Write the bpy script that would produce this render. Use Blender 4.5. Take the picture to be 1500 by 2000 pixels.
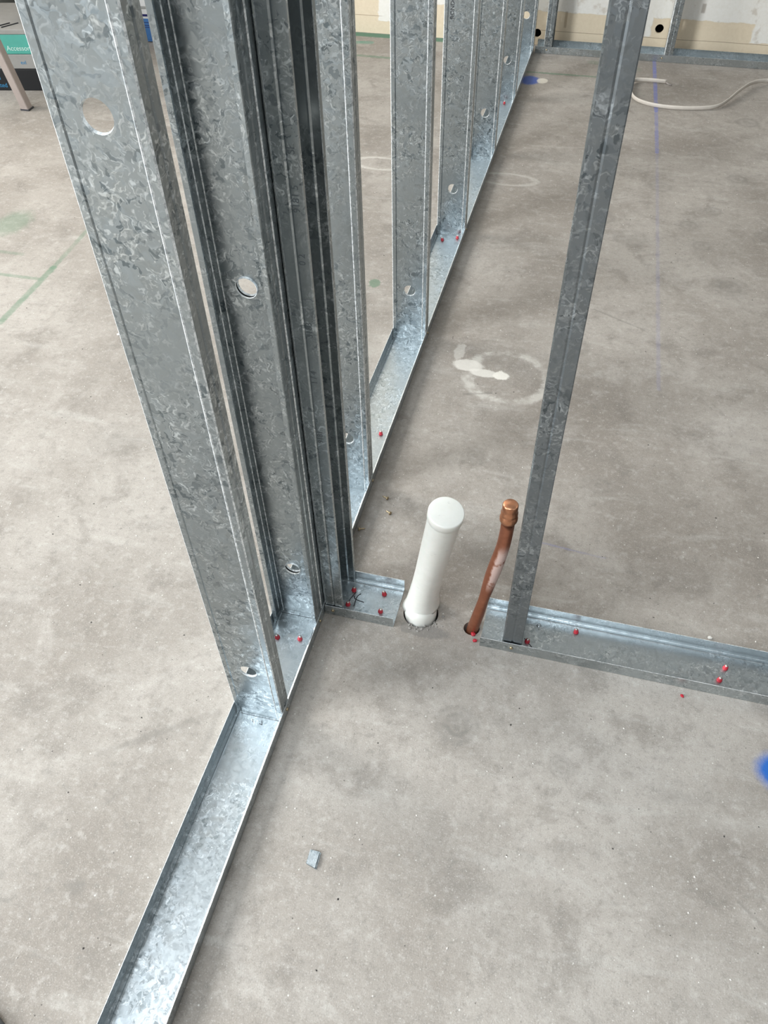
import bpy, bmesh, math, random
from mathutils import Vector, Matrix
random.seed(7)
SC = bpy.context.scene
COL = SC.collection
for o in list(bpy.data.objects): bpy.data.objects.remove(o)

# ------------------------------------------------------------------ camera
cam_d = bpy.data.cameras.new('camera'); cam = bpy.data.objects.new('camera', cam_d); COL.objects.link(cam)
R = Matrix(((0.96786813, 0.25087482, -0.01712023), (0.17505471, -0.72110226, -0.6703487), (-0.18051905, 0.64581216, -0.74184872)))
rx, ry, rz = R[0], -R[1], -R[2]
M = Matrix((rx, ry, rz)).transposed().to_4x4(); M.translation = (0.45660038, -0.82480964, 1.3091109)
cam.matrix_world = M
cam_d.sensor_fit = 'VERTICAL'; cam_d.sensor_height = 24.0; cam_d.lens = 1571.9 / 2000 * 24.0
cam_d.clip_start = 0.02; cam_d.clip_end = 100
SC.camera = cam
# ------------------------------------------------------------------ sky, daylight through the openings, exposure
w = bpy.data.worlds.new('sky'); SC.world = w; w.use_nodes = True
bg = w.node_tree.nodes['Background']; bg.inputs[0].default_value = (0.80, 0.90, 1.0, 1); bg.inputs[1].default_value = 1.0
RX0, RX1, RY0, RY1, RZ = -4.2, 3.4, -4.4, 3.27, 4.5
def daylight(name, loc, rot, sx, sy, power, col):
    d = bpy.data.lights.new(name, 'AREA'); d.shape = 'RECTANGLE'; d.size = sx; d.size_y = sy; d.energy = power; d.color = col
    o = bpy.data.objects.new(name, d); COL.objects.link(o); o.location = loc; o.rotation_euler = rot
    return o
H = math.pi / 2
daylight('unseen_window_daylight', (RX0 - 0.02, -3.0, 2.75), (0, -H, 0), 2.3, 2.2, 620, (0.92, 0.97, 1.0))
daylight('unseen_window_daylight', (RX0 - 0.02, 1.7, 2.75), (0, -H, 0), 2.3, 1.9, 280, (1.0, 0.97, 0.92))  # second window out of view, added to brighten back wall and far floor
daylight('skylight_daylight', (-2.5, -1.6, RZ + .05), (0, 0, 0), 2.2, 3.6, 70, (0.90, 0.96, 1.0))
daylight('skylight_daylight', (-.3, -2.9, RZ + .05), (0, 0, 0), 2.8, 1.5, 210, (0.88, 0.95, 1.0))
SC.cycles.adaptive_threshold = 0.03; SC.cycles.max_bounces = 6; SC.cycles.diffuse_bounces = 3; SC.cycles.glossy_bounces = 4; SC.cycles.transmission_bounces = 2
SC.view_settings.view_transform = 'Standard'; SC.view_settings.look = 'None'; SC.view_settings.gamma = 1
SC.view_settings.use_curve_mapping = False; SC.view_settings.exposure = -0.04

# ------------------------------------------------------------------ helpers
def tag(o, label=None, cat=None, group=None, kind=None):
    if label: o['label'] = label
    if cat: o['category'] = cat
    if group: o['group'] = group
    if kind: o['kind'] = kind
    return o
def link(name, mesh, mat=None, parent=None, loc=None, rz=None):
    o = bpy.data.objects.new(name, mesh); COL.objects.link(o)
    if mat is not None and not mesh.materials: mesh.materials.append(mat)
    if parent is not None: o.parent = parent
    if loc is not None: o.location = loc
    if rz is not None: o.rotation_euler = (0, 0, rz)
    return o
def empty(name, loc=(0, 0, 0), rz=0):
    o = bpy.data.objects.new(name, None); COL.objects.link(o); o.location = loc; o.rotation_euler = (0, 0, rz); o.empty_display_size = 0.02
    return o
def mesh_of(name, bm, smooth=False, thick=0, offset=0.0, rim=0):
    bmesh.ops.recalc_face_normals(bm, faces=bm.faces) if thick == 0 else None
    me = bpy.data.meshes.new(name); bm.to_mesh(me); bm.free()
    if thick:
        o = bpy.data.objects.new('tmp', me); COL.objects.link(o)
        m = o.modifiers.new('s', 'SOLIDIFY'); m.thickness = thick; m.offset = offset; m.use_even_offset = False; m.material_offset_rim = rim
        for _ in range(2 if rim else 0): me.materials.append(None)
        dg = bpy.context.evaluated_depsgraph_get(); dg.update()
        me2 = bpy.data.meshes.new_from_object(o.evaluated_get(dg)); bpy.data.objects.remove(o); bpy.data.meshes.remove(me)
        me = me2; me.name = name
    if smooth:
        for p in me.polygons: p.use_smooth = True
    return me
def box(bm, x0, x1, y0, y1, z0, z1, bev=0.0):
    r = bmesh.ops.create_cube(bm, size=1)
    for v in r['verts']:
        v.co = Vector((x0 + (v.co.x + .5) * (x1 - x0), y0 + (v.co.y + .5) * (y1 - y0), z0 + (v.co.z + .5) * (z1 - z0)))
    if bev:
        es = list({e for v in r['verts'] for e in v.link_edges})
        bmesh.ops.bevel(bm, geom=es, offset=bev, segments=2, affect='EDGES', profile=.6)
def lathe(bm, prof, n=32, mat=Matrix()):
    rings = []
    for (r, z) in prof:
        if r < 1e-6: rings.append([bm.verts.new(mat @ Vector((0, 0, z)))])
        else: rings.append([bm.verts.new(mat @ Vector((r * math.cos(2 * math.pi * i / n), r * math.sin(2 * math.pi * i / n), z))) for i in range(n)])
    for a, b in zip(rings, rings[1:]):
        for i in range(n):
            j = (i + 1) % n
            if len(a) == 1 and len(b) == 1: continue
            if len(a) == 1: bm.faces.new((a[0], b[i], b[j]))
            elif len(b) == 1: bm.faces.new((a[i], a[j], b[0]))
            else: bm.faces.new((a[i], a[j], b[j], b[i]))
def tube(bm, pts, rad, n=20, caps=True, flat=1.0, up=Vector((0, 0, 1))):
    pts = [Vector(p) for p in pts]; rings = []
    for i, p in enumerate(pts):
        t = (pts[min(i + 1, len(pts) - 1)] - pts[max(i - 1, 0)]).normalized()
        s = t.cross(up);  s = s.normalized() if s.length > 1e-4 else Vector((1, 0, 0))
        u = s.cross(t).normalized(); r = rad[i] if isinstance(rad, (list, tuple)) else rad
        rings.append([bm.verts.new(p + s * r * flat * math.cos(2 * math.pi * k / n) + u * r * math.sin(2 * math.pi * k / n)) for k in range(n)])
    for a, b in zip(rings, rings[1:]):
        for k in range(n): bm.faces.new((a[k], a[(k + 1) % n], b[(k + 1) % n], b[k]))
    if caps: bm.faces.new(rings[0][::-1]); bm.faces.new(rings[-1])
def spline(pts, n=8):
    pts = [Vector(p) for p in pts]; out = []
    for i in range(len(pts) - 1):
        p0, p1, p2, p3 = pts[max(i - 1, 0)], pts[i], pts[i + 1], pts[min(i + 2, len(pts) - 1)]
        for k in range(n):
            t = k / n
            out.append(.5 * ((2 * p1) + (p2 - p0) * t + (2 * p0 - 5 * p1 + 4 * p2 - p3) * t * t + (3 * p1 - p0 - 3 * p2 + p3) * t ** 3))
    return out + [pts[-1]]
def sheet_with_holes(name, outer, holes, thick):
    """flat plate in local XY (z from -thick to 0) with round holes"""
    cu = bpy.data.curves.new(name, 'CURVE'); cu.dimensions = '2D'; cu.fill_mode = 'BOTH'; cu.extrude = thick / 2
    loops = [outer] + [[(cx + r * math.cos(2 * math.pi * k / 28), cy + r * math.sin(2 * math.pi * k / 28) ) for k in range(28)] for cx, cy, r in holes]
    for lp in loops:
        s = cu.splines.new('POLY'); s.points.add(len(lp) - 1); s.use_cyclic_u = True
        for p, c in zip(s.points, lp): p.co = (c[0], c[1], 0, 1)
    o = bpy.data.objects.new('tmp', cu); COL.objects.link(o)
    dg = bpy.context.evaluated_depsgraph_get(); dg.update()
    me = bpy.data.meshes.new_from_object(o.evaluated_get(dg)); bpy.data.objects.remove(o)
    me.transform(Matrix.Translation((0, 0, -thick / 2))); me.name = name
    return me
def text_mesh(s, size, thick=0.0002):
    cu = bpy.data.curves.new('t', 'FONT'); cu.body = s; cu.size = size; cu.extrude = thick
    o = bpy.data.objects.new('tmp', cu); COL.objects.link(o)
    dg = bpy.context.evaluated_depsgraph_get(); dg.update()
    me = bpy.data.meshes.new_from_object(o.evaluated_get(dg)); bpy.data.objects.remove(o)
    return me

# ------------------------------------------------------------------ node helpers
class NT:
    def __init__(s, name):
        s.m = bpy.data.materials.new(name); s.m.use_nodes = True; s.t = s.m.node_tree; s.n = s.t.nodes; s.l = s.t.links
        s.b = s.n['Principled BSDF']; s.tc = s.n.new('ShaderNodeTexCoord')
    def set(s, sock, v):
        if isinstance(v, bpy.types.NodeSocket): s.l.new(v, sock)
        else:
            if sock.type == 'RGBA' and len(v) == 3: v = (*v, 1)
            sock.default_value = v
    def new(s, t, **k):
        n = s.n.new(t)
        for a, v in k.items(): setattr(n, a, v)
        return n
    def math(s, op, a, b=0.0, c=0.0, clamp=False):
        n = s.new('ShaderNodeMath', operation=op, use_clamp=clamp)
        for i, v in enumerate((a, b, c)): s.set(n.inputs[i], v)
        return n.outputs[0]
    def vm(s, op, a, b=(0, 0, 0), scale=None):
        n = s.new('ShaderNodeVectorMath', operation=op); s.set(n.inputs[0], a)
        if op not in ('NORMALIZE', 'LENGTH', 'SCALE'): s.set(n.inputs[1], b)
        if scale is not None: s.set(n.inputs['Scale'], scale)
        return n.outputs['Value'] if op in ('DOT_PRODUCT', 'LENGTH', 'DISTANCE') else n.outputs['Vector']
    def noise(s, vec, scale, detail=3, rough=.55, dist=0.0, color=False):
        n = s.new('ShaderNodeTexNoise'); s.set(n.inputs['Vector'], vec)
        n.inputs['Scale'].default_value = scale; n.inputs['Detail'].default_value = detail
        n.inputs['Roughness'].default_value = rough; n.inputs['Distortion'].default_value = dist
        return n.outputs['Color' if color else 'Fac']
    def voro(s, vec, scale, feature='F1', out='Color', smooth=None):
        n = s.new('ShaderNodeTexVoronoi', feature=feature)
        if smooth is not None: n.inputs['Smoothness'].default_value = smooth
        s.set(n.inputs['Vector'], vec); n.inputs['Scale'].default_value = scale
        return n.outputs[out]
    def ss(s, v, a, b):
        """smooth 0..1 from a to b (a may exceed b)"""
        n = s.new('ShaderNodeMapRange', interpolation_type='SMOOTHSTEP'); s.set(n.inputs[0], v)
        if a <= b:
            n.inputs[1].default_value = a; n.inputs[2].default_value = b; n.inputs[3].default_value = 0; n.inputs[4].default_value = 1
        else:
            n.inputs[1].default_value = b; n.inputs[2].default_value = a; n.inputs[3].default_value = 1; n.inputs[4].default_value = 0
        return n.outputs[0]
    def mix(s, f, a, b, blend='MIX'):
        n = s.new('ShaderNodeMix', data_type='RGBA', blend_type=blend)
        s.set(n.inputs[0], f); s.set(n.inputs[6], a); s.set(n.inputs[7], b)
        return n.outputs[2]
    def mul(s, a, b): return s.math('MULTIPLY', a, b)
    def bump(s, h, strength, dist=.001, normal=None):
        n = s.new('ShaderNodeBump'); n.inputs['Strength'].default_value = strength; n.inputs['Distance'].default_value = dist
        s.set(n.inputs['Height'], h)
        if normal is not None: s.set(n.inputs['Normal'], normal)
        return n.outputs[0]
def plain(name, col, rough=.5, metal=0.0, var=.12, scale=40, bump=0.0):
    t = NT(name); p = t.tc.outputs['Object']
    n = t.noise(p, scale, 4); t.set(t.b.inputs['Base Color'], t.mix(n, [c * (1 - var) for c in col], [min(1, c * (1 + var)) for c in col]))
    t.set(t.b.inputs['Roughness'], rough); t.set(t.b.inputs['Metallic'], metal)
    if bump: t.set(t.b.inputs['Normal'], t.bump(n, bump))
    return t.m

# ------------------------------------------------------------------ materials
def galvanised(name, dark, light, rough, amp, contrast, scale=1.0, cover=(.32, .60)):
    t = NT(name); oi = t.new('ShaderNodeObjectInfo')
    off = t.vm('SCALE', (3.1, 5.7, 2.3), scale=t.math('MULTIPLY', oi.outputs['Random'], 9.0))
    p = t.vm('ADD', t.tc.outputs['Object'], off)
    wn = t.vm('SUBTRACT', t.noise(p, 95 * scale, 2, .5, color=True), (.5, .5, .5))
    wn2 = t.vm('SUBTRACT', t.noise(p, 30 * scale, 1, .5, color=True), (.5, .5, .5))
    wp = t.vm('ADD', t.vm('ADD', p, t.vm('SCALE', wn, scale=.020 / scale)), t.vm('SCALE', wn2, scale=.02 / scale))
    cell = t.voro(wp, 105 * scale, 'SMOOTH_F1', smooth=.30); cell2 = t.voro(t.vm('ADD', wp, (3.3, 1.7, 2.9)), 170 * scale)
    d = t.vm('SUBTRACT', cell, (.5, .5, .5)); d2 = t.vm('SUBTRACT', cell2, (.5, .5, .5))
    sep = t.new('ShaderNodeSeparateXYZ'); t.set(sep.inputs[0], cell)
    sep2 = t.new('ShaderNodeSeparateXYZ'); t.set(sep2.inputs[0], cell2)
    # soft feathering inside each crystal, along a direction of its own
    def feather(q, dv, fr, lo):
        return t.ss(t.math('SINE', t.math('ADD', t.math('MULTIPLY', t.vm('DOT_PRODUCT', q, t.vm('NORMALIZE', dv)), fr * scale), t.mul(t.noise(p, 60 * scale, 2), 6.0))), lo, 1.0)
    fa, fb = feather(wp, d, 900, -.1), feather(wp, d2, 1500, .1)
    area = t.ss(t.noise(p, 11 * scale, 3, .55), cover[0], cover[1])          # where the spangle shows strongly
    fl = t.math('ADD', t.mul(t.ss(sep.outputs[0], .35, .85), fa), t.mul(t.ss(sep2.outputs[0], .55, .9), t.mul(fb, .7)))
    dk = t.mul(t.ss(sep2.outputs[1], .55, .75), t.ss(sep.outputs[2], .3, .8))
    v = t.math('ADD', .34, t.mul(contrast, t.mul(t.math('ADD', t.mul(area, .88), .12),
        t.math('SUBTRACT', t.mul(fl, .85), t.mul(dk, .42)))), clamp=True)
    v = t.math('ADD', v, t.mul(t.math('SUBTRACT', t.noise(p, 6, 3), .5), .20), clamp=True)
    t.set(t.b.inputs['Base Color'], t.mix(v, dark, light)); t.set(t.b.inputs['Metallic'], 1.0)
    t.set(t.b.inputs['Roughness'], t.math('ADD', rough, t.mul(t.math('SUBTRACT', sep2.outputs[2], .5), .12)))
    geo = t.new('ShaderNodeNewGeometry')
    tilt = t.vm('SCALE', t.vm('ADD', d, t.vm('SCALE', t.vm('SUBTRACT', cell2, (.5, .5, .5)), scale=.6)), scale=t.mul(t.math('ADD', t.mul(area, .8), .2), amp))
    nn = t.vm('NORMALIZE', t.vm('ADD', geo.outputs['Normal'], tilt))
    t.set(t.b.inputs['Normal'], t.bump(t.noise(p, 900, 2), .06, .0004, nn))
    return t.m
M_STUD = galvanised('galvanised_stud', (.150, .180, .195), (.74, .79, .81), .36, .10, .68, .85)
M_TRACK = galvanised('galvanised_track', (.27, .31, .325), (.86, .90, .92), .38, .10, .58, 1.1)
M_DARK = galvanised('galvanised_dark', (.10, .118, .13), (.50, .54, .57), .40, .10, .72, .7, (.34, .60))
def bead_mat():  # rubbed bead zinc, also painted as bright highlight along edges and rims
    t = NT('rubbed_zinc_highlight'); n = t.noise(t.tc.outputs['Object'], 160, 4, .7)
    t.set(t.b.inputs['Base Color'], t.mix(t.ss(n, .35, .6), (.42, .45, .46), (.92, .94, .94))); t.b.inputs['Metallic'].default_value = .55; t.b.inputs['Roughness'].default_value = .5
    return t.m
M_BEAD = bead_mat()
M_RED = plain('red_plastic', (.42, .02, .035), .4)
M_PIN = plain('zinc_pin', (.62, .60, .55), .35, 1.0)
M_GOLD = plain('yellow_zinc', (.52, .42, .27), .35, 1.0)
M_INK = plain('black_ink', (.012, .012, .016), .6)
M_FAINT = plain('grey_ink', (.10, .115, .12), .6)
M_CABLE = plain('cable_white', (.58, .53, .47), .5)
M_COND = plain('cable_core', (.30, .27, .25), .5)
M_BLACK = plain('dark_recess', (.012, .011, .010), .9)
M_TEAL = plain('teal_card', (.075, .36, .29), .6)
M_CARD = plain('grey_card', (.30, .29, .27), .7)
M_BOXBLK = plain('black_card', (.006, .006, .007), .75)
M_BLUEINK = plain('blue_ink', (.03, .22, .42), .6)
M_PALE = plain('pale_ink', (.55, .72, .66), .6)
M_LEG = plain('beige_steel', (.36, .30, .27), .45, .1)
M_LEGD = plain('leg_edge', (.05, .05, .055), .5)
M_CLOTH = plain('grey_cloth', (.16, .15, .16), .9, bump=.2)
M_BIN = plain('grey_bin', (.13, .13, .115), .55)
M_LID = plain('dark_grey_rubber', (.085, .09, .095), .6)
M_BAGW = plain('white_paper', (.66, .64, .62), .7)
M_BAGB = plain('blue_print', (.055, .17, .40), .6)
M_BAGN = plain('navy_print', (.012, .012, .10), .6)
M_CHIP = plain('plaster_chip', (.72, .69, .64), .9)
M_GRIT = plain('dark_grit', (.05, .045, .04), .9, scale=4)
M_GRITW = plain('pale_grit', (.62, .58, .53), .9, scale=4)
M_ROOM = plain('painted_wall', (.15, .15, .15), .9, var=.05, scale=3)
M_CEIL = plain('roof_lining', (.21, .22, .23), .9, var=.05, scale=3)
M_WOOD = plain('bench_board', (.42, .32, .22), .7)

def pvc_mat():
    t = NT('white_pvc'); p = t.tc.outputs['Object']
    n = t.noise(p, 60, 4); sc = t.ss(t.noise(t.vm('MULTIPLY', p, (1, 1, 5)), 45, 3), .66, .72)
    c = t.mix(n, (.70, .69, .63), (.80, .79, .74)); c = t.mix(t.mul(sc, .35), c, (.42, .42, .41))
    t.set(t.b.inputs['Base Color'], c); t.set(t.b.inputs['Roughness'], .28); t.b.inputs['Subsurface Weight'].default_value = .05
    return t.m
M_PVC = pvc_mat()
def copper_mat():
    t = NT('worn_copper'); p = t.tc.outputs['Object']
    n = t.noise(p, 55, 5, .65); sp = t.new('ShaderNodeSeparateXYZ'); t.set(sp.inputs[0], p)
    band = t.mul(t.ss(sp.outputs[2], .13, .17), t.ss(sp.outputs[2], .275, .24))
    side = t.ss(t.math('ADD', t.math('SUBTRACT', sp.outputs[0], t.math('ADD', .0, t.mul(sp.outputs[2], .13))), t.mul(t.math('SUBTRACT', n, .5), .014)), -.006, -.001)
    gr = t.mul(t.mul(band, side), t.ss(n, .30, .45))
    c = t.mix(n, (.25, .085, .045), (.50, .20, .115)); c = t.mix(gr, c, (.56, .40, .35))
    t.set(t.b.inputs['Base Color'], c); t.set(t.b.inputs['Metallic'], t.math('SUBTRACT', .75, t.mul(gr, .7))); t.set(t.b.inputs['Roughness'], t.math('ADD', .42, t.mul(gr, .3)))
    t.set(t.b.inputs['Normal'], t.bump(n, .25, .002))
    return t.m
M_COPPER = copper_mat()
def cap_copper():
    t = NT('bright_copper'); n = t.noise(t.tc.outputs['Object'], 120, 4)
    t.set(t.b.inputs['Base Color'], t.mix(n, (.36, .14, .07), (.72, .35, .20))); t.b.inputs['Metallic'].default_value = .9; t.b.inputs['Roughness'].default_value = .32
    t.set(t.b.inputs['Normal'], t.bump(n, .3, .001)); return t.m
M_COPCAP = cap_copper()

def floor_mat():
    t = NT('concrete_floor'); p = t.tc.outputs['Object']; sp = t.new('ShaderNodeSeparateXYZ'); t.set(sp.inputs[0], p)
    X, Y = sp.outputs[0], sp.outputs[1]
    cx = t.new('ShaderNodeCombineXYZ'); t.set(cx.inputs[0], X); t.set(cx.inputs[1], Y); P = cx.outputs[0]
    n1 = t.noise(P, 2.1, 6, .6); n2 = t.noise(P, 9, 6, .62, .4); n3 = t.noise(P, 46, 5, .65); n4 = t.noise(P, 420, 3, .7)
    streak = t.noise(t.vm('MULTIPLY', P, (3.2, 13, 1)), 1.6, 5, .6, .5)      # trowel sweep along x
    c = t.mix(t.ss(n1, .34, .66), (.225, .198, .170), (.345, .315, .280))
    c = t.mix(t.mul(t.ss(n2, .50, .68), .65), c, (.190, .168, .145))
    c = t.mix(t.mul(t.ss(t.noise(t.vm('ADD', P, (7.3, 2.2, 0)), 4.2, 7, .68, .8), .54, .68), .45), c, (.41, .38, .345))
    c = t.mix(t.mul(t.ss(streak, .56, .74), .42), c, (.225, .205, .183))
    c = t.mix(t.mul(t.ss(streak, .44, .28), .35), c, (.42, .40, .365))
    c = t.mix(t.mul(t.ss(n3, .52, .70), .45), c, (.42, .395, .36)); c = t.mix(t.mul(t.ss(n3, .47, .31), .45), c, (.19, .175, .155))
    n5 = t.noise(P, 130, 4, .7); c = t.mix(t.mul(t.ss(n5, .53, .70), .36), c, (.43, .40, .36)); c = t.mix(t.mul(t.ss(n5, .47, .31), .36), c, (.16, .145, .125))
    c = t.mix(t.mul(t.ss(n4, .55, .70), .5), c, (.48, .46, .43)); c = t.mix(t.mul(t.ss(n4, .44, .30), .5), c, (.13, .12, .11))
    # pale and dark fine specks set in the surface
    def specks(scale, rad, thr, col, k):
        nonlocal c
        v = t.new('ShaderNodeTexVoronoi', feature='F1'); t.set(v.inputs['Vector'], P); v.inputs['Scale'].default_value = scale
        s2 = t.new('ShaderNodeSeparateXYZ'); t.set(s2.inputs[0], v.outputs['Color'])
        c = t.mix(t.mul(t.mul(t.ss(v.outputs['Distance'], rad, rad * .4), t.math('GREATER_THAN', s2.outputs[0], thr)), k), c, col)
    specks(75, .14, .80, (.56, .54, .50), .8); specks(52, .075, .72, (.045, .04, .035), .85); specks(150, .16, .75, (.55, .52, .48), .6)
    jit = t.mul(t.math('SUBTRACT', n3, .5), .028); jitf = t.mul(t.math('SUBTRACT', n4, .5), .012)
    def seg(a, b, wd, col, k, soft=.5, j=.35, rough=True):
        nonlocal c
        ax, ay = a; dx, dy = b[0] - ax, b[1] - ay; L2 = dx * dx + dy * dy
        q = t.vm('SUBTRACT', P, (ax, ay, 0))
        tt = t.math('DIVIDE', t.vm('DOT_PRODUCT', q, (dx, dy, 0)), L2, clamp=True)
        d = t.vm('LENGTH', t.vm('SUBTRACT', q, t.vm('SCALE', (dx, dy, 0), scale=tt)))
        if j: d = t.math('ADD', d, t.mul(jit, j))
        m = t.ss(d, wd, wd * soft)
        if rough: m = t.mul(m, t.math('ADD', .55, t.mul(t.ss(n2, .35, .6), .45)))
        c = t.mix(t.mul(m, k), c, col)
    def ell(cx, cy, rx_, ry_, col, k, inner=None, soft=.75, j=1.0, gate=None, swirl=0):
        nonlocal c
        q = t.vm('MULTIPLY', t.vm('SUBTRACT', P, (cx, cy, 0)), (1 / rx_, 1 / ry_, 0))
        d = t.math('ADD', t.vm('LENGTH', q), t.mul(t.math('ADD', jit, jitf), j / max(rx_, .02)))
        m = t.ss(d, 1.0, soft)
        if inner: m = t.mul(m, t.ss(d, inner * .82, inner))
        if swirl: m = t.mul(t.mul(m, t.math('ADD', .7, t.mul(t.math('SINE', t.mul(d, swirl)), .3))), t.ss(n2, .26, .46))
        if gate is not None: m = t.mul(m, gate)
        c = t.mix(t.mul(m, k), c, col)
    # trowel swirls and foot scuffs
    DK = (.165, .152, .135); LT = (.47, .445, .405)
    for cx_, cy_, r, k, s in ((.39, -.145, .055, .45, 26), (.39, -.150, .034, .5, 20), (.578, -.18, .030, .35, 24), (.300, .536, .040, .35, 22), (.588, .504, .05, .3, 22),
                             (.933, 2.098, .055, .45, 20), (.774, 1.739, .05, .45, 20), (.89, 1.402, .065, .45, 22), (.68, 1.984, .06, .4, 18), (.501, 1.728, .06, .45, 15),
                             (.813, 1.619, .045, .35, 18), (.986, 2.584, .06, .45, 15), (.49, 1.01, .05, .35, 16), (-.132, -.56, .022, .45, 9), (.85, 1.85, .04, .4, 15), (1.02, 1.72, .06, .5, 14),
                             (.60, 1.62, .07, .25, 14), (-.55, .39, .08, .3, 12), (-.9, 1.7, .12, .3, 12), (-1.2, 2.0, .12, .25, 12)):
        ell(cx_, cy_, r, r * .92, DK, k, swirl=s * .8, j=.7, soft=.55)
    # white plaster ring and dabs left on the slab
    W = (.60, .575, .525)
    ell(.330, .842, .125, .118, W, .55, inner=.82, soft=.9, j=1.1, gate=t.ss(n2, .40, .58))
    ell(.222, .868, .046, .028, W, .75, j=1.0); ell(.268, .845, .042, .018, W, .8, j=1.0); ell(.312, .845, .022, .020, (.66, .63, .57), .9, j=.9); ell(.19, .92, .016, .04, W, .4, j=1.2)
    ell(-.30, 1.95, .11, .055, W, .4, inner=.8, soft=.92, j=.8); ell(.162, 1.927, .12, .05, W, .28, inner=.8, soft=.9, j=1)
    ell(-.06, -.03, .08, .02, W, .25, j=1.2); ell(-.40, .10, .10, .015, W, .10, soft=.2, j=1.2); ell(-.33, -.42, .05, .012, W, .12, soft=.2, j=1.2); ell(.86, -.19, .16, .06, LT, .30, soft=.1, j=1.5, gate=t.ss(n2, .35, .6))
    # setting-out lines and paint
    G = (.085, .175, .105)
    seg((-1.097, .757), (-1.099, 1.05), .014, G, .62); seg((-1.099, 1.05), (-1.109, 1.30), .011, G, .38); seg((-1.6, .975), (-1.10, .985), .010, G, .5)
    seg((-1.6, 1.10), (-1.235, 1.10), .010, G, .3); ell(-1.375, 1.27, .075, .105, G, .42, soft=.45, j=1.6); ell(-.117, 1.19, .020, .026, G, .62, j=.8)
    seg((-2.2, 3.240), (.0, 3.240), .034, (.06, .17, .11), .85, rough=False); seg((-1.2, 2.985), (-.49, 2.968), .016, G, .55)
    seg((-.80, 3.12), (-.66, 3.14), .024, (.07, .24, .17), .8, j=.2); seg((.10, 2.93), (.55, 2.932), .010, G, .62); seg((.36, 3.10), (.55, 3.05), .030, G, .28)
    B = (.12, .15, .42)
    seg((.62, 3.17), (.645, 2.62), .010, B, .62); seg((.645, 2.62), (.66, 2.25), .009, B, .42); seg((.66, 2.25), (.706, .88), .007, B, .13); seg((.44, .312), (.614, .298), .003, B, .22)
    ell(.120, 2.838, .050, .060, (.035, .085, .33), .85, soft=.6, j=.5); ell(.172, 2.842, .026, .032, (.62, .58, .50), .8, j=.4)
    ell(.945, -.100, .062, .048, (.010, .105, .40), .97, soft=.55, j=.55)
    # painted shadow V left of the nearest stud, then faint dark drag marks
    seg((-.03, -.225), (-.20, -.35), .012, DK, .40, soft=.1); seg((-.03, -.225), (-.028, -.30), .010, DK, .34, soft=.1)
    for a, b in (((.30, .77), (.235, .75)), ((-.75, .9), (-.52, .86)), ((.52, 1.20), (.66, 1.13)), ((-.3, -.62), (-.22, -.60)), ((.86, -.33), (.95, -.40))):
        seg(a, b, .006, DK, .5, soft=.1)
    ell(.288, .034, .055, .018, (.15, .14, .13), .55, j=1.2)          # chipped concrete round the waste pipe
    t.set(t.b.inputs['Base Color'], c)
    t.set(t.b.inputs['Roughness'], t.math('ADD', .62, t.mul(n2, .18)))
    t.b.inputs['Specular IOR Level'].default_value = .35
    h = t.math('ADD', t.mul(n3, .5), t.math('ADD', t.mul(n4, .35), n2))
    t.set(t.b.inputs['Normal'], t.bump(h, .35, .004))
    return t.m
M_FLOOR = floor_mat()

def board_mat():
    t = NT('patched_plasterboard'); p = t.tc.outputs['Object']; sp = t.new('ShaderNodeSeparateXYZ'); t.set(sp.inputs[0], p)
    X, Z = sp.outputs[0], sp.outputs[2]
    n = t.noise(p, 16, 5, .6); n2 = t.noise(p, 70, 5, .65); n3 = t.noise(p, 4, 4)
    zj = t.math('ADD', Z, t.mul(t.math('SUBTRACT', n, .5), .022)); xj = t.math('ADD', X, t.mul(t.math('SUBTRACT', n, .5), .05))
    above = lambda z0: t.ss(zj, z0 - .002, z0 + .002)
    rng = lambda v, a, b: t.mul(t.ss(v, a - .004, a + .004), t.ss(v, b + .004, b - .004))
    white = t.mul(above(.136), t.ss(xj, -.60, -.58))
    for a, b, z in ((-.655, -.52, .053), (.47, .583, .062), (1.005, 1.6, .064)):
        white = t.math('MAXIMUM', white, t.mul(rng(xj, a, b), above(z)))
    white = t.math('MAXIMUM', white, t.mul(above(.30), t.ss(n3, .40, .46)))
    tan = t.mix(n2, (.66, .545, .39), (.78, .67, .51)); wh = t.mix(n2, (.74, .70, .62), (.86, .84, .80))
    wh = t.mix(t.mul(t.ss(n, .56, .66), .5), wh, (.50, .42, .33))
    c = t.mix(white, tan, wh)
    line = t.ss(t.math('ABSOLUTE', t.math('SUBTRACT', Z, t.math('ADD', .0585, t.mul(t.math('SUBTRACT', n3, .5), .006)))), .0016, .0005)
    line2 = t.ss(t.math('ABSOLUTE', t.math('SUBTRACT', Z, .0735)), .0016, .0005)
    c = t.mix(t.mul(line, t.mul(t.ss(X, -.2, -.1), .7)), c, (.22, .15, .09)); c = t.mix(t.mul(line2, t.mul(t.ss(X, -.62, -.66), .8)), c, (.25, .17, .10))
    lf = t.mul(t.ss(t.math('ABSOLUTE', t.math('SUBTRACT', X, .21)), .007, .004), rng(Z, .075, .14)); c = t.mix(t.mul(lf, .5), c, (.32, .23, .14))
    lf = t.mul(t.ss(t.math('ABSOLUTE', t.math('SUBTRACT', X, .78)), .012, .004), rng(Z, .165, .20)); c = t.mix(t.mul(lf, .6), c, (.25, .2, .15))
    t.set(t.b.inputs['Base Color'], c); t.b.inputs['Roughness'].default_value = .85
    t.set(t.b.inputs['Normal'], t.bump(t.math('ADD', n2, t.mul(white, .6)), .25, .003))
    return t.m
M_BOARD = board_mat()

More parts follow.
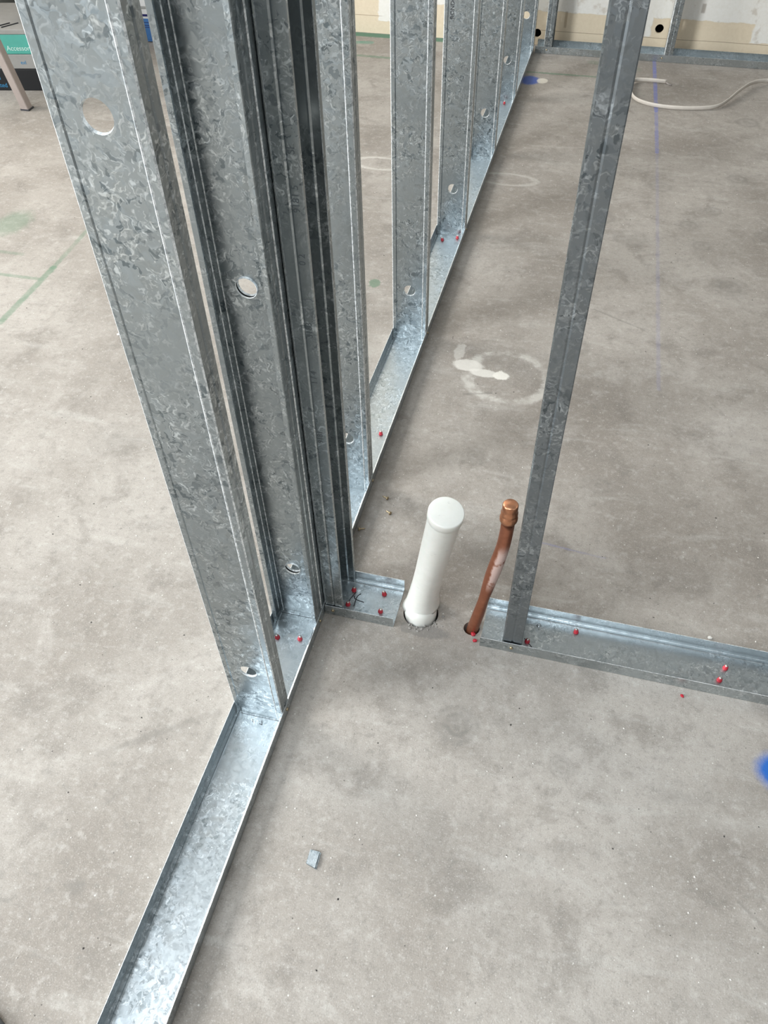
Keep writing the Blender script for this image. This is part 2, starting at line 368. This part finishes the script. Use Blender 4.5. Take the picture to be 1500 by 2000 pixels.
# ------------------------------------------------------------------ room shell
PIPE = (.275, .074); COPX, COPY = .381, .062
me = sheet_with_holes('floor', [(RX0, RY0), (RX1, RY0), (RX1, RY1 + .2), (RX0, RY1 + .2)], [(PIPE[0] + .001, PIPE[1] - .002, .0345), (COPX - .002, COPY - .001, .0155)], .08)
tag(link('floor', me, M_FLOOR), kind='structure')
bm = bmesh.new(); box(bm, RX0, RX1, RY0, RY1 + .2, -.2, -.10); tag(link('trim_1', mesh_of('slab_bed', bm), M_BLACK), kind='structure')
me = sheet_with_holes('wall_back', [(RX0, 0), (RX1, 0), (RX1, RZ), (RX0, RZ)], [(.617, .095, .018), (.090, .046, .018)], .0125)
me.transform(Matrix.Rotation(H, 4, 'X')); me.transform(Matrix.Translation((0, RY1, 0)))
wb = tag(link('wall_back', me, M_BOARD), kind='structure')
bm = bmesh.new(); box(bm, RX0, RX1, RY1 + .06, RY1 + .2, 0, RZ); tag(link('trim_2', mesh_of('cavity_backing', bm), M_BLACK), kind='structure')
def wall_with_opening(name, axis, at, th, lo, hi, ops):
    bm = bmesh.new(); cuts = sorted(ops); cur = lo
    def b(a0, a1, z0, z1):
        if axis == 'x': box(bm, at, at + th, a0, a1, z0, z1)
        else: box(bm, a0, a1, at, at + th, z0, z1)
    for a, c_, z0, z1 in cuts:
        b(cur, a, 0, RZ)
        if z0 > 0: b(a, c_, 0, z0)
        if z1 < RZ: b(a, c_, z1, RZ)
        cur = c_
    b(cur, hi, 0, RZ)
    return tag(link(name, mesh_of(name, bm), M_ROOM), kind='structure')
wall_with_opening('wall_left', 'x', RX0 - .1, .1, RY0, RY1 + .2, [(-4.15, -1.85, 1.55, 3.95), (.7, 2.7, 1.55, 3.95)])
wall_with_opening('wall_front', 'y', RY0 - .1, .1, RX0, RX1, [])
wall_with_opening('wall_right', 'x', RX1, .1, RY0, RY1 + .2, [])
bm = bmesh.new()
for b_ in ((RX0 - .1, -3.6, RY0 - .1, RY1 + .2), (-1.4, RX1 + .1, RY0 - .1, -3.7), (-1.4, RX1 + .1, -2.1, RY1 + .2), (1.15, RX1 + .1, -3.7, -2.1), (-3.6, -1.4, RY0 - .1, -3.4), (-3.6, -1.4, .2, RY1 + .2)): box(bm, *b_, RZ, RZ + .1)
tag(link('ceiling', mesh_of('ceiling', bm), M_CEIL), kind='structure')

# ------------------------------------------------------------------ tracks
FH = .0287; TH = .0009
def track_mesh(name, L, width, ridge=.008):
    """channel along local y from 0 to L, local x from 0 to width"""
    prof = [(0, FH), (0, FH * .55), (.0003, .0012), (.0012, .0006), (ridge - .002, .0006), (ridge, .0014), (ridge + .002, .0006)]
    prof = prof + [(width - a, b) for a, b in reversed(prof)]
    bm = bmesh.new(); n = max(2, int(L / .08)); rows = []
    for i in range(n + 1): rows.append([bm.verts.new((x, L * i / n, z)) for x, z in prof])
    for a, b in zip(rows, rows[1:]):
        for k in range(len(prof) - 1): bm.faces.new((a[k], a[k + 1], b[k + 1], b[k]))
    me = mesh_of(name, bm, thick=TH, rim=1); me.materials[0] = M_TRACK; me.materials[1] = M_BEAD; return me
W = .092; WT = .0945
main = tag(link('floor_track', track_mesh('floor_track', 4.06, W), M_TRACK, loc=(0, -.90, 0)), 'long galvanised floor track running from the bottom edge up to the back wall', 'track', 'galvanised floor tracks')
stub = tag(link('floor_track', track_mesh('floor_track_short', .137, WT), M_TRACK, loc=(.0940, .1215, 0), rz=-H), 'short galvanised track stub with four red nails and a black cross beside the white pipe', 'track', 'galvanised floor tracks')
right = tag(link('floor_track', track_mesh('floor_track_right', 1.5, WT), M_TRACK, loc=(.400, .1205, 0), rz=-H), 'galvanised floor track leading off to the right edge from the copper pipe', 'track', 'galvanised floor tracks')
far = tag(link('floor_track', track_mesh('floor_track_far', 2.6, WT), M_TRACK, loc=(.0985, 3.2540, 0), rz=-H), 'galvanised floor track along the foot of the patched back wall', 'track', 'galvanised floor tracks')

# ------------------------------------------------------------------ studs
SW = .0896; SF = .0305; SFC = .0345; HR = .0155
def stud_mesh(name, holes, top, flange=SF, width=SW):
    """C stud: web in local x (0..width) at y=0 facing -y, flanges towards +y, height along z"""
    w_, f = width, flange; g = .0014
    left = [(.0075, f - .0008), (.0008, f), (0, f - .001), (0, f * .5 + .0026), (.0010, f * .5), (0, f * .5 - .0026), (0, .0014), (.0014, 0), (.0088, 0), (.0103, g), (.0118, 0)]
    prof = left + [(w_ - .0113, 0), (w_ - .0101, -.0010), (w_ - .0089, 0)] + [(w_ - a, b) for a, b in reversed(left[:8])]
    k0 = len(left) - 1                      # the central strip of the web runs k0 -> k0+1
    zs = [0]
    for h in holes: zs += [h - .030, h + .030]
    zs.append(top)
    bm = bmesh.new(); rows = [[bm.verts.new((x, y, z)) for x, y in prof] for z in zs]
    for i in range(len(zs) - 1):
        a, b = rows[i], rows[i + 1]; hole = i % 2 == 1
        for k in range(len(prof) - 1):
            if hole and k == k0: continue
            fc = bm.faces.new((a[k], a[k + 1], b[k + 1], b[k]))
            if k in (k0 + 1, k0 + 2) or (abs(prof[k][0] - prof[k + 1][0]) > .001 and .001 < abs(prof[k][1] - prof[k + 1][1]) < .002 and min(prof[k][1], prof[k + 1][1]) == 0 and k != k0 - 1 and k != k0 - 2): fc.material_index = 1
        if hole:
            hz = (zs[i] + zs[i + 1]) / 2; N = 32; cx = w_ / 2
            ring = [bm.verts.new((cx + HR * math.cos(2 * math.pi * j / N + math.pi / 4), 0, hz + HR * math.sin(2 * math.pi * j / N + math.pi / 4))) for j in range(N)]
            rim = [bm.verts.new((v.co.x + (cx - v.co.x) * .06, .0030, v.co.z + (hz - v.co.z) * .06)) for v in ring]
            cor = [b[k0 + 1], b[k0], a[k0], a[k0 + 1]]     # +x+z, -x+z, -x-z, +x-z
            for qd in range(4):
                c0, c1 = cor[qd], cor[(qd + 1) % 4]; s0 = qd * N // 4; m_ = s0 + N // 8
                for j in range(s0, m_): bm.faces.new((c0, ring[(j + 1) % N], ring[j]))
                bm.faces.new((c0, c1, ring[m_ % N]))
                for j in range(m_, s0 + N // 4): bm.faces.new((c1, ring[(j + 1) % N], ring[j]))
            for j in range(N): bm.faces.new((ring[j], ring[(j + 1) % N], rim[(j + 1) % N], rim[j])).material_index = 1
    bmesh.ops.recalc_face_normals(bm, faces=bm.faces)
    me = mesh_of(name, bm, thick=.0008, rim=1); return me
TOP = 2.75; Z0 = .0013
mA = stud_mesh('stud_a', [.150, 1.035, 1.92], TOP); mB = stud_mesh('stud_b', [.146, .733, 1.62], TOP); mC = stud_mesh('stud_c', [.146, .90, 1.8], TOP, SFC)
mD = stud_mesh('stud_d', [.150, 1.035, 1.92], TOP, SFC)
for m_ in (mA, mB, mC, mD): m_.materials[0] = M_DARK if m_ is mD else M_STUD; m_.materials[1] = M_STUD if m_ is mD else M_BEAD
GS = 'galvanised steel wall studs'
def stud(mesh, loc, rz, label, mat=M_STUD):
    return tag(link('steel_stud', mesh, mat, loc=loc, rz=rz), label, 'stud', GS)
x0 = (W - SW) / 2
s1 = stud(mA, (x0, -.2135, Z0), 0, 'nearest broad spangled steel stud, standing in front of all the others on the left')
s2 = stud(mB, (x0 + SW, .0135, Z0), math.pi, 'steel stud directly behind the nearest one, its open side towards the camera')
s2b = stud(mB, (x0, .0172, Z0), 0, 'steel stud fixed back to back with the second one, mostly hidden behind it')
s3 = stud(mC, (.0952, .1190, Z0), -H, 'dark narrow-faced steel stud standing in the short track stub')
ys = [(.368, 'steel stud rising just behind the short stub, first of the receding row'), (.943, 'steel stud whose foot is lit, second of the receding row on the long track'),
      (1.511, 'steel stud printed with black lettering, third of the receding row'), (2.085, 'steel stud fourth of the receding row on the long track, beside the lettered one'),
      (2.600, 'steel stud fifth of the receding row on the long track, next to last'), (3.145, 'last steel stud of the receding row, at the back wall end of the long track')]
row = [stud(mA, (x0, y, Z0), 0, lb) for y, lb in ys]
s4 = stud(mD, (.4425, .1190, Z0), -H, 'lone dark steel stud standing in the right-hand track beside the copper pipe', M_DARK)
f1 = stud(mC, (.136, 3.2525, Z0), -H, 'small far steel stud at the left end of the back wall track')
f2 = stud(mC, (.656, 3.2525, Z0), -H, 'small far steel stud beside the round wall hole right of the lone stud')

# printed marks on the studs
def lettering(s, size, parent, loc, rot, mat, name='printed_lettering', label=None):
    me = text_mesh(s, size); o = link(name, me, mat, parent); o.location = loc; o.rotation_euler = rot
    if label: o['label'] = label
    return o
lettering('RONDO', .0142, row[2], (.0262, -.0006, .607), (H, -H, 0), M_INK, label='black maker lettering reading upwards')
# the narrow face of the stub stud: rows of faint dot printing reading upwards (face is local x = SW, seen from world -y)
for k, (s, z) in enumerate((('SI', .905), ('9181 5', .835), ('0 2', .765), ('3183', .655), ('1 / 4', .575), ('9181', .46))):
    lettering(s, .0125, s3, (SW + .0006, SFC - .006, z), (H, -H, H), M_FAINT, label='faint grey printed figures' if k == 0 else None)

# ------------------------------------------------------------------ fixings
def nail_meshes():
    bm = bmesh.new(); lathe(bm, [(0, 0), (.0058, 0), (.0060, .0012), (.0050, .0025), (.0046, .0075), (.0040, .0090), (0, .0090)], 14); a = mesh_of('washer', bm, True)
    bm = bmesh.new(); lathe(bm, [(0, .0085), (.0028, .0085), (.0030, .0105), (.0022, .0118), (0, .012)], 12); b = mesh_of('pin', bm, True)
    return a, b
NW, NP = nail_meshes(); [m_.transform(Matrix.Scale(.86, 4)) for m_ in (NW, NP)]; NW.materials.append(M_RED); NP.materials.append(M_PIN)
def nail(tr, wx, wy, tilt=0.0):
    o = link('red_washer_nail', NW, None, tr); o.matrix_parent_inverse = tr.matrix_world.inverted() if False else Matrix()
    mw = Matrix.Translation(tr.location) @ Matrix.Rotation(tr.rotation_euler.z, 4, 'Z')
    o.location = mw.inverted() @ Vector((wx, wy, .0012)); o.rotation_euler = (random.uniform(-.15, .15) + tilt, random.uniform(-.15, .15), random.random() * 6)
    link('pin', NP, None, o)
for x, y in ((.064, -.043), (.021, -.050), (.068, .555), (.028, 1.472), (.071, 1.494), (.053, 2.57), (.03, 2.55)): nail(main, x, y)
for x, y in ((.133, .093), (.195, .098), (.198, .056), (.131, .057)): nail(stub, x, y)
for x, y in ((.575, .099), (.849, .086), (.838, .057), (.487, .056), (1.2, .08)): nail(right, x, y)
def screw_head():
    bm = bmesh.new(); lathe(bm, [(0, -.002), (.0030, -.0004), (.0033, .0006), (.0030, .0016), (.0012, .0022), (.0010, .0012), (0, .0010)], 14)
    me = mesh_of('screw', bm, True); me.materials.append(M_GOLD); return me
SH = screw_head()
def screw(tr, wpos, wdir):
    mw = Matrix.Translation(tr.location) @ Matrix.Rotation(tr.rotation_euler.z, 4, 'Z')
    o = link('flange_screw', SH, None, tr); o.location = mw.inverted() @ Vector(wpos)
    d = mw.to_3x3().inverted() @ Vector(wdir); o.rotation_euler = d.to_track_quat('Z', 'Y').to_euler()
for y in (-.1965, -.002, .388, .962, 1.53): screw(main, (W + .0007, y, .0150), (1, 0, 0))
screw(right, (.4595, .0253, .0150), (0, -1, 0)); screw(far, (.149, 3.1590, .016), (0, -1, 0)); screw(far, (.648, 3.1590, .016), (0, -1, 0)); screw(stub, (.110, .0265, .016), (0, -1, 0))
# dimple pressed into the right track
bm = bmesh.new(); lathe(bm, [(.0048, 0), (.0040, .0016), (.0022, .0024), (.0012, .0010), (0, .0008)], 14); d_ = mesh_of('dimple', bm, True)
o = link('pressed_dimple', d_, M_TRACK, right); o.location = (Matrix.Translation(right.location) @ Matrix.Rotation(-H, 4, 'Z')).inverted() @ Vector((.504, .098, .0008))
# black marker strokes
def stroke(tr, pts, r=.0007):
    bm = bmesh.new(); mw = (Matrix.Translation(tr.location) @ Matrix.Rotation(tr.rotation_euler.z, 4, 'Z')).inverted()
    tube(bm, [mw @ Vector((x, y, .00125)) for x, y in pts], r, 6, True); o = link('marker_stroke', mesh_of('stroke', bm), M_INK, tr); return o
stroke(stub, spline([(.1385, .0905), (.1345, .080), (.1315, .070), (.131, .052)]), .0008)
stroke(stub, spline([(.1490, .0890), (.1440, .082), (.1430, .072), (.1435, .056)]), .0009)
stroke(stub, spline([(.1370, .081), (.1410, .074), (.1480, .072), (.1600, .0700)]), .0009)
for a, b in (((.036, -.223), (.038, -.2285)), ((.0525, -.2225), (.0560, -.230)), ((.0560, -.230), (.0500, -.2285))): stroke(main, [a, b], .0006)
stroke(main, [(.045, .936), (.0455, .918)], .0006); stroke(main, [(.010, -.2165), (.086, -.2155)], .0004); stroke(main, [(.008, .0085), (.080, .0085)], .0004)
stroke(right, [(.481, .062), (.497, .046)], .0008)

# ------------------------------------------------------------------ white waste pipe
def basis(d):
    d = Vector(d).normalized(); x = Vector((1, 0, 0)); x = (x - d * x.dot(d)).normalized(); y = d.cross(x)
    return Matrix((x, y, d)).transposed().to_4x4()
top_p = Vector((.3220, .0248, .360)); base_p = Vector((.275, .082, .03)); ax = (top_p - base_p); L = ax.length; B4 = Matrix.Translation((0, base_p.y - PIPE[1], base_p.z)) @ basis(ax)
pvc = tag(empty('waste_pipe', (PIPE[0], PIPE[1], 0)), 'white plastic waste pipe with a flat cap leaning out of the concrete', 'pipe')
bm = bmesh.new(); n = 40
prof = [(.0350, .0), (.0338, .006), (.0312, .018), (.0286, .040), (.0268, .075), (.0264, .12), (.0268, .18), (.0274, .26), (.0278, L - .012)]
rings = []
for i, (r, z) in enumerate(prof):
    rg = []
    for k in range(n):
        a = 2 * math.pi * k / n; v = B4 @ Vector((r * math.cos(a), r * math.sin(a), z))
        if i < 4:                             # oblique, slightly wavy cut at the lower end
            f = (1, .8, .45, .15)[i]; v.z += f * (-.014 + .012 * math.cos(a) - .008 * math.sin(a) + .0025 * math.sin(2 * a + .6))
            if math.cos(a) < -.8 and i == 0: v.x -= .003
        rg.append(bm.verts.new(v))
    rings.append(rg)
for a, b in zip(rings, rings[1:]):
    for k in range(n): bm.faces.new((a[k], a[(k + 1) % n], b[(k + 1) % n], b[k]))
inner = [bm.verts.new((v.co.x * .93, v.co.y * .93, v.co.z + .002)) for v in rings[0]]
for k in range(n): bm.faces.new((rings[0][(k + 1) % n], rings[0][k], inner[k], inner[(k + 1) % n]))
link('sleeve', mesh_of('sleeve', bm, True), M_PVC, pvc)
bm = bmesh.new(); lathe(bm, [(.0276, L - .0185), (.0290, L - .0180), (.0296, L - .0165), (.0298, L - .003), (.0290, L - .0006), (.0275, L), (0, L)], 48, B4)
link('end_cap', mesh_of('end_cap', bm, True), M_PVC, pvc)
bm = bmesh.new()
pr = [(.0240, -.075), (.0275, -.04), (.0305, -.014), (.0316, .002), (.0312, .014), (.0290, .026), (.0240, .034), (.020, .045)]
lathe(bm, pr, 36); link('bend', mesh_of('bend', bm, True), M_PVC, pvc)

# ------------------------------------------------------------------ copper pipe
cop = tag(empty('copper_pipe', (COPX, COPY, 0)), 'bent brown copper pipe stub with a copper cap, rising beside the lone stud', 'pipe')
cp = [(-.0125, 0, -.09), (-.006, 0, -.045), (.0, 0, .0), (.0075, 0, .05), (.0145, 0, .105), (.0220, 0, .165), (.0300, 0, .220), (.0355, 0, .265), (.0375, 0, .310), (.0375, 0, .345)]
sp_ = spline(cp, 5); rad = []
for p in sp_:
    z = p.z; rad.append(.0112 + (.0016 * math.exp(-((z - .20) / .05) ** 2)) - .0016 * math.exp(-((z - .10) / .035) ** 2))
bm = bmesh.new(); tube(bm, sp_, rad, 24); link('pipe_body', mesh_of('pipe_body', bm, True), M_COPPER, cop)
bm = bmesh.new(); lathe(bm, [(.0112, .322), (.0130, .323), (.0148, .328), (.0150, .333), (.0136, .338), (.0128, .339), (.0140, .342), (.0141, .345), (.0126, .348), (.0124, .352), (.0130, .354), (.0128, .362), (.0110, .3645), (0, .3645)], 32, Matrix.Translation((.0375, 0, 0)))
link('pipe_cap', mesh_of('pipe_cap', bm, True), M_COPCAP, cop)

# ------------------------------------------------------------------ loose things on the slab
def loose_screw_mesh():
    bm = bmesh.new(); lathe(bm, [(0, 0), (.0040, .0003), (.0044, .0014), (.0024, .0030), (.0014, .0045), (.0016, .0060), (.0013, .0075), (.0016, .0090), (.0013, .0105), (.0014, .0125), (0, .0165)], 12, Matrix.Rotation(math.radians(98), 4, 'Y') )
    return mesh_of('loose_screw', bm, True)
LS = loose_screw_mesh(); LS.materials.append(M_GOLD)
for (x, y, a), lb in zip(((.137, .352, 2.7), (.154, .310, 2.6), (.098, .250, .5)), ('small brass-coloured screw lying on the concrete, farthest of three beside the long track', 'small brass-coloured screw on the concrete above the white pipe, middle of three', 'small screw lying in the shadow against the long track, nearest of three')):
    tag(link('loose_screw', LS, None, loc=(x, y, .0045), rz=a), lb, 'screw', 'loose screws on the slab')
# red plastic crumbs
def crumb(seed, s):
    bm = bmesh.new(); bmesh.ops.create_icosphere(bm, subdivisions=1, radius=s); rr = random.Random(seed)
    for v in bm.verts: v.co *= rr.uniform(.55, 1.25); v.co.z *= .7
    me = mesh_of('crumb', bm); me.materials.append(M_RED); return me
for i, (x, y, s, lb) in enumerate(((.3835, .0465, .0055, 'crushed red plastic bit on the concrete just under the copper pipe'), (.3895, .0345, .0050, 'crushed red plastic bit at the corner of the right-hand track'), (.772, .007, .0042, 'red plastic bit on the bare concrete in front of the right-hand track'))):
    tag(link('red_plastic_bit', crumb(i, s), None, loc=(x, y, s * .6)), lb, 'debris', 'red plastic bits on the slab')
# folded offcut
bm = bmesh.new(); wv = []
pr = [(.0098, .0008), (-.0075, .0008), (-.0085, .0022), (-.0075, .0036), (.0078, .0046)]
for y in (-.0118, .0118): wv.append([bm.verts.new((x, y - (x * .25 if y < 0 else 0), z)) for x, z in pr])
for k in range(4): bm.faces.new((wv[0][k], wv[0][k + 1], wv[1][k + 1], wv[1][k]))
tag(link('metal_offcut', mesh_of('offcut', bm, thick=.0007), M_TRACK, loc=(.2145, -.4270, 0), rz=0), 'small folded scrap of galvanised sheet lying alone on the bare concrete', 'offcut')
# plaster chips
def chip(seed, s):
    bm = bmesh.new(); bmesh.ops.create_icosphere(bm, subdivisions=1, radius=s); rr = random.Random(seed)
    for v in bm.verts: v.co = Vector((v.co.x * rr.uniform(.7, 1.3), v.co.y * rr.uniform(.5, .9), v.co.z * .35))
    me = mesh_of('chip', bm); me.materials.append(M_CHIP); return me
tag(link('plaster_chip', chip(3, .0075), None, loc=(-.738, .780, .0024), rz=.6), 'white plaster chip lying on the concrete left of the nearest stud', 'debris')
tag(link('plaster_chip', chip(5, .0050), None, loc=(.8215, .118 + .03, .0018), rz=-.1), 'tan wood-like chip on the concrete behind the right-hand track', 'debris')
# grit: nobody could count it
def grit(name, n, mat, smin, smax, seed):
    rr = random.Random(seed); vs = []; fs = []
    for _ in range(n):
        y = rr.uniform(-.75, 3.1); x = rr.uniform(-1.6 if y > .4 else -.6, 1.1); s = rr.uniform(smin, smax)
        if -.01 < x < .105 or (.09 < x < .24 and .02 < y < .13) or (x > .36 and .015 < y < .13) or (.22 < x < .33 and .02 < y < .12): continue
        b = len(vs); a = rr.random() * 6.28; e = rr.uniform(.4, 1)
        for k in range(4): vs.append((x + s * math.cos(a + k * 1.57) * (e if k % 2 else 1), y + s * math.sin(a + k * 1.57) * (e if k % 2 else 1), .0002))
        vs.append((x, y, s * .7)); fs += [(b + k, b + (k + 1) % 4, b + 4) for k in range(4)]
    me = bpy.data.meshes.new(name); me.from_pydata(vs, [], fs); me.update()
    return me
g1 = grit('grit', 260, M_GRIT, .0010, .0024, 1); g2 = grit('grit', 420, M_GRITW, .0009, .0024, 2)
bm = bmesh.new(); bm.from_mesh(g1); nf = len(bm.faces); bm.from_mesh(g2)
bm.faces.ensure_lookup_table()
for f in bm.faces[nf:]: f.material_index = 1
me = bpy.data.meshes.new('grit'); bm.to_mesh(me); bm.free(); me.materials.append(M_GRIT); me.materials.append(M_GRITW)
tag(link('floor_grit', me), 'dark and pale grit scattered over the concrete slab', 'grit', kind='stuff')
# broken edge of the slab round the waste pipe
rr = random.Random(11); bm = bmesh.new()
for k in range(26):
    a = rr.uniform(-2.5, .1); r = rr.uniform(.036, .050); s = rr.uniform(.0010, .0030)
    ret = bmesh.ops.create_icosphere(bm, subdivisions=1, radius=s, matrix=Matrix.Translation((PIPE[0] + r * math.cos(a), PIPE[1] + r * math.sin(a) * .9, s * .2)))
    for v in ret['verts']: v.co += Vector((rr.uniform(-1, 1), rr.uniform(-1, 1), rr.uniform(-.5, .3))) * s * .35
fl = bpy.data.objects['floor']
M_CRUMB = plain('concrete_crumbs', (.25, .235, .215), .9, scale=90, var=.35)
o = link('broken_concrete', mesh_of('broken_concrete', bm), M_CRUMB); tag(o, 'crumbled grey concrete round the foot of the white pipe', 'rubble', kind='stuff')
# cable
cb = [(.676, 2.905, .012), (.600, 2.908, .012), (.552, 2.898, .012), (.5375, 2.86, .012), (.537, 2.80, .012), (.552, 2.72, .010), (.600, 2.675, .008), (.680, 2.653, .008), (.780, 2.660, .008), (.868, 2.690, .010), (.915, 2.755, .014), (.955, 2.835, .020), (1.01, 2.935, .020), (1.08, 2.99, .016), (1.2, 3.0, .012), (1.5, 2.9, .008), (1.9, 2.8, .008)]
cab = empty('flat_cable', (.676, 2.905, 0)); tag(cab, 'loose end of white flat electric cable snaking over the concrete at the upper right', 'cable')
off = Vector((.676, 2.905, 0)); pts = [Vector(p) - off for p in spline(cb, 6)]
bm = bmesh.new(); tube(bm, pts, .0075, 14, True, .42); link('sheath', mesh_of('sheath', bm, True), M_CABLE, cab)
bm = bmesh.new(); tube(bm, [(-.002, .0, .0095), (.006, -.006, .0060), (.022, -.012, .0032)], .0026, 8); link('bare_core', mesh_of('core', bm, True), M_COND, cab)

# ------------------------------------------------------------------ bench and boxes, upper left
bn = tag(empty('work_bench', (-1.832, 2.116, 0)), 'bench on beige square steel legs at the upper left, one splayed leg in view', 'bench')
def leg(parent, b, t_, s=.017, name='leg'):
    bm = bmesh.new(); b = Vector(b); t_ = Vector(t_); vs = []
    for p in (b, t_): vs.append([bm.verts.new(p + Vector((dx * s, dy * s, 0))) for dx, dy in ((-1, -1), (1, -1), (1, 1), (-1, 1))])
    for k in range(4): bm.faces.new((vs[0][k], vs[0][(k + 1) % 4], vs[1][(k + 1) % 4], vs[1][k]))
    bm.faces.new(vs[0][::-1]); bm.faces.new(vs[1]); bmesh.ops.bevel(bm, geom=bm.edges[:], offset=.0025, segments=1, affect='EDGES')
    lg = link(name, mesh_of('leg', bm), M_LEG, parent)
    bm = bmesh.new(); box(bm, b.x - s - .002, b.x + s + .002, b.y - s - .002, b.y + s + .002, 0, .006); link('foot', mesh_of('foot', bm), M_LEGD, lg)
for b, t_ in (((0, 0, 0), (-.145, .0, .80)), ((-1.3, 0, 0), (-1.155, 0, .80)), ((0, .62, 0), (-.145, .62, .80)), ((-1.3, .62, 0), (-1.155, .62, .80))): leg(bn, b, t_)
bm = bmesh.new(); box(bm, -1.36, -.10, -.03, .67, .80, .835, .004); link('bench_top', mesh_of('bench_top', bm), M_WOOD, bn)
def carton(name, x0_, x1_, y0_, y1_, z0_, z1_, mat, lid_mat, label, cat='box', grp=None, rz=0.0, lidh=0.0):
    e = tag(empty(name, ((x0_ + x1_) / 2, (y0_ + y1_) / 2, z0_), rz), label, cat, grp); hx, hy, hh = (x1_ - x0_) / 2, (y1_ - y0_) / 2, z1_ - z0_
    bm = bmesh.new(); box(bm, -hx, hx, -hy, hy, 0, hh - lidh - .0005, .003); link('carton_body', mesh_of('carton', bm), mat, e)
    if lidh:
        bm = bmesh.new(); box(bm, -hx - .002, hx + .002, -hy - .002, hy + .002, hh - lidh, hh, .003); link('carton_lid', mesh_of('lid', bm), lid_mat, e)
    return e, hx, hy, hh
GB = 'boxes stacked under the bench'
e, hx, hy, hh = carton('fastener_box', -2.26, -1.80, 2.275, 2.60, 0, .084, M_BOXBLK, None, 'black carton with blue lettering at the bottom of the stack under the bench', 'box', GB, .20)
lettering('Collated', .026, e, (-.125, -hy - .0004, .044), (H, 0, 0), M_BLUEINK); lettering('Collated', .024, e, (-.100, -hy - .0004, .014), (H, 0, 0), M_BLUEINK)
e, hx, hy, hh = carton('fastener_box', -2.25, -1.795, 2.280, 2.60, .0845, .140, M_CARD, None, 'grey carton between the black and the teal boxes under the bench', 'box', GB, .20)
lettering('el', .022, e, (-.025, -hy - .0004, .016), (H, 0, 0), M_PALE); lettering('exl', .020, e, (.062, -hy - .0004, .018), (H, 0, 0), M_BLUEINK)
e, hx, hy, hh = carton('accessory_box', -2.25, -1.79, 2.280, 2.62, .1405, .232, M_TEAL, M_CARD, 'teal green box with a grey lid on top of the stack under the bench', 'box', GB, .20, .018)
lettering('Accessory', .026, e, (.018, -hy - .0004, .014), (H, 0, 0), M_PALE)
for dx in (.0, .035):
    bm = bmesh.new(); tube(bm, [(dx - .02, -hy + .02, hh + .0006), (dx + .03, -hy + .075, hh + .0006)], .003, 6); link('marker_stroke', mesh_of('stroke', bm), M_INK, e)
bm = bmesh.new(); bmesh.ops.create_icosphere(bm, subdivisions=3, radius=1)
for v in bm.verts:
    c_ = v.co.copy(); f_ = 1 + .12 * math.sin(5 * c_.x + 3 * c_.y) + .08 * math.sin(9 * c_.z + 4 * c_.x)
    v.co = Vector((c_.x * .085 * f_, c_.y * .06 * f_, max(c_.z, -.55) * .055 + .0305))
tag(link('grey_rag', mesh_of('rag', bm, True), M_CLOTH, loc=(-1.875, 2.46, .2325)), 'crumpled dark grey rag lying on top of the teal box', 'rag')
bm = bmesh.new(); lathe(bm, [(0, 0), (.17, 0), (.175, .01), (.20, .42), (.208, .425), (.208, .44), (.196, .44), (.17, .02), (0, .02)], 40)
tag(link('plastic_bin', mesh_of('bin', bm, True), M_BIN, loc=(-2.40, 2.93, 0)), 'smooth dark grey bin standing behind the stacked boxes, upper left corner', 'bin')
# plaster bag between the first two studs
e = tag(empty('plaster_bag', (-1.83, 3.03, 0), .12), 'white bag with a blue printed lower half, glimpsed between the first two studs', 'bag')
def slab(z0_, z1_, mat, name, grow=0.0):
    bm = bmesh.new(); box(bm, -.20 - grow, .185 + grow, -.11 - grow, .11 + grow, z0_, z1_, .012 if name == 'bag_body' else .0015); link(name, mesh_of(name, bm), mat, e)
slab(0, .46, M_BAGW, 'bag_body'); slab(.004, .100, M_BAGB, 'blue_panel', .0008); slab(.108, .118, M_BAGN, 'navy_band', .0008)
for z in (.082, .070, .062, .030, .014): slab(z, z + .0035, M_BAGN if z > .06 else M_BAGB, 'printed_line', .0014)
slab(.138, .150, M_CARD, 'printed_line', .0008); slab(.185, .20, M_CARD, 'printed_line', .0008)
# dark lid whose edge shows in the lower left corner
bm = bmesh.new(); lathe(bm, [(0, .012), (.140, .012), (.146, .016), (.152, .014), (.155, .008), (.155, 0), (0, 0)], 64)
tag(link('bucket_lid', mesh_of('bucket_lid', bm, True), M_LID, loc=(-.208, -.884, .0005)), 'dark grey round lid on the floor, only its rim in the bottom left corner', 'lid')
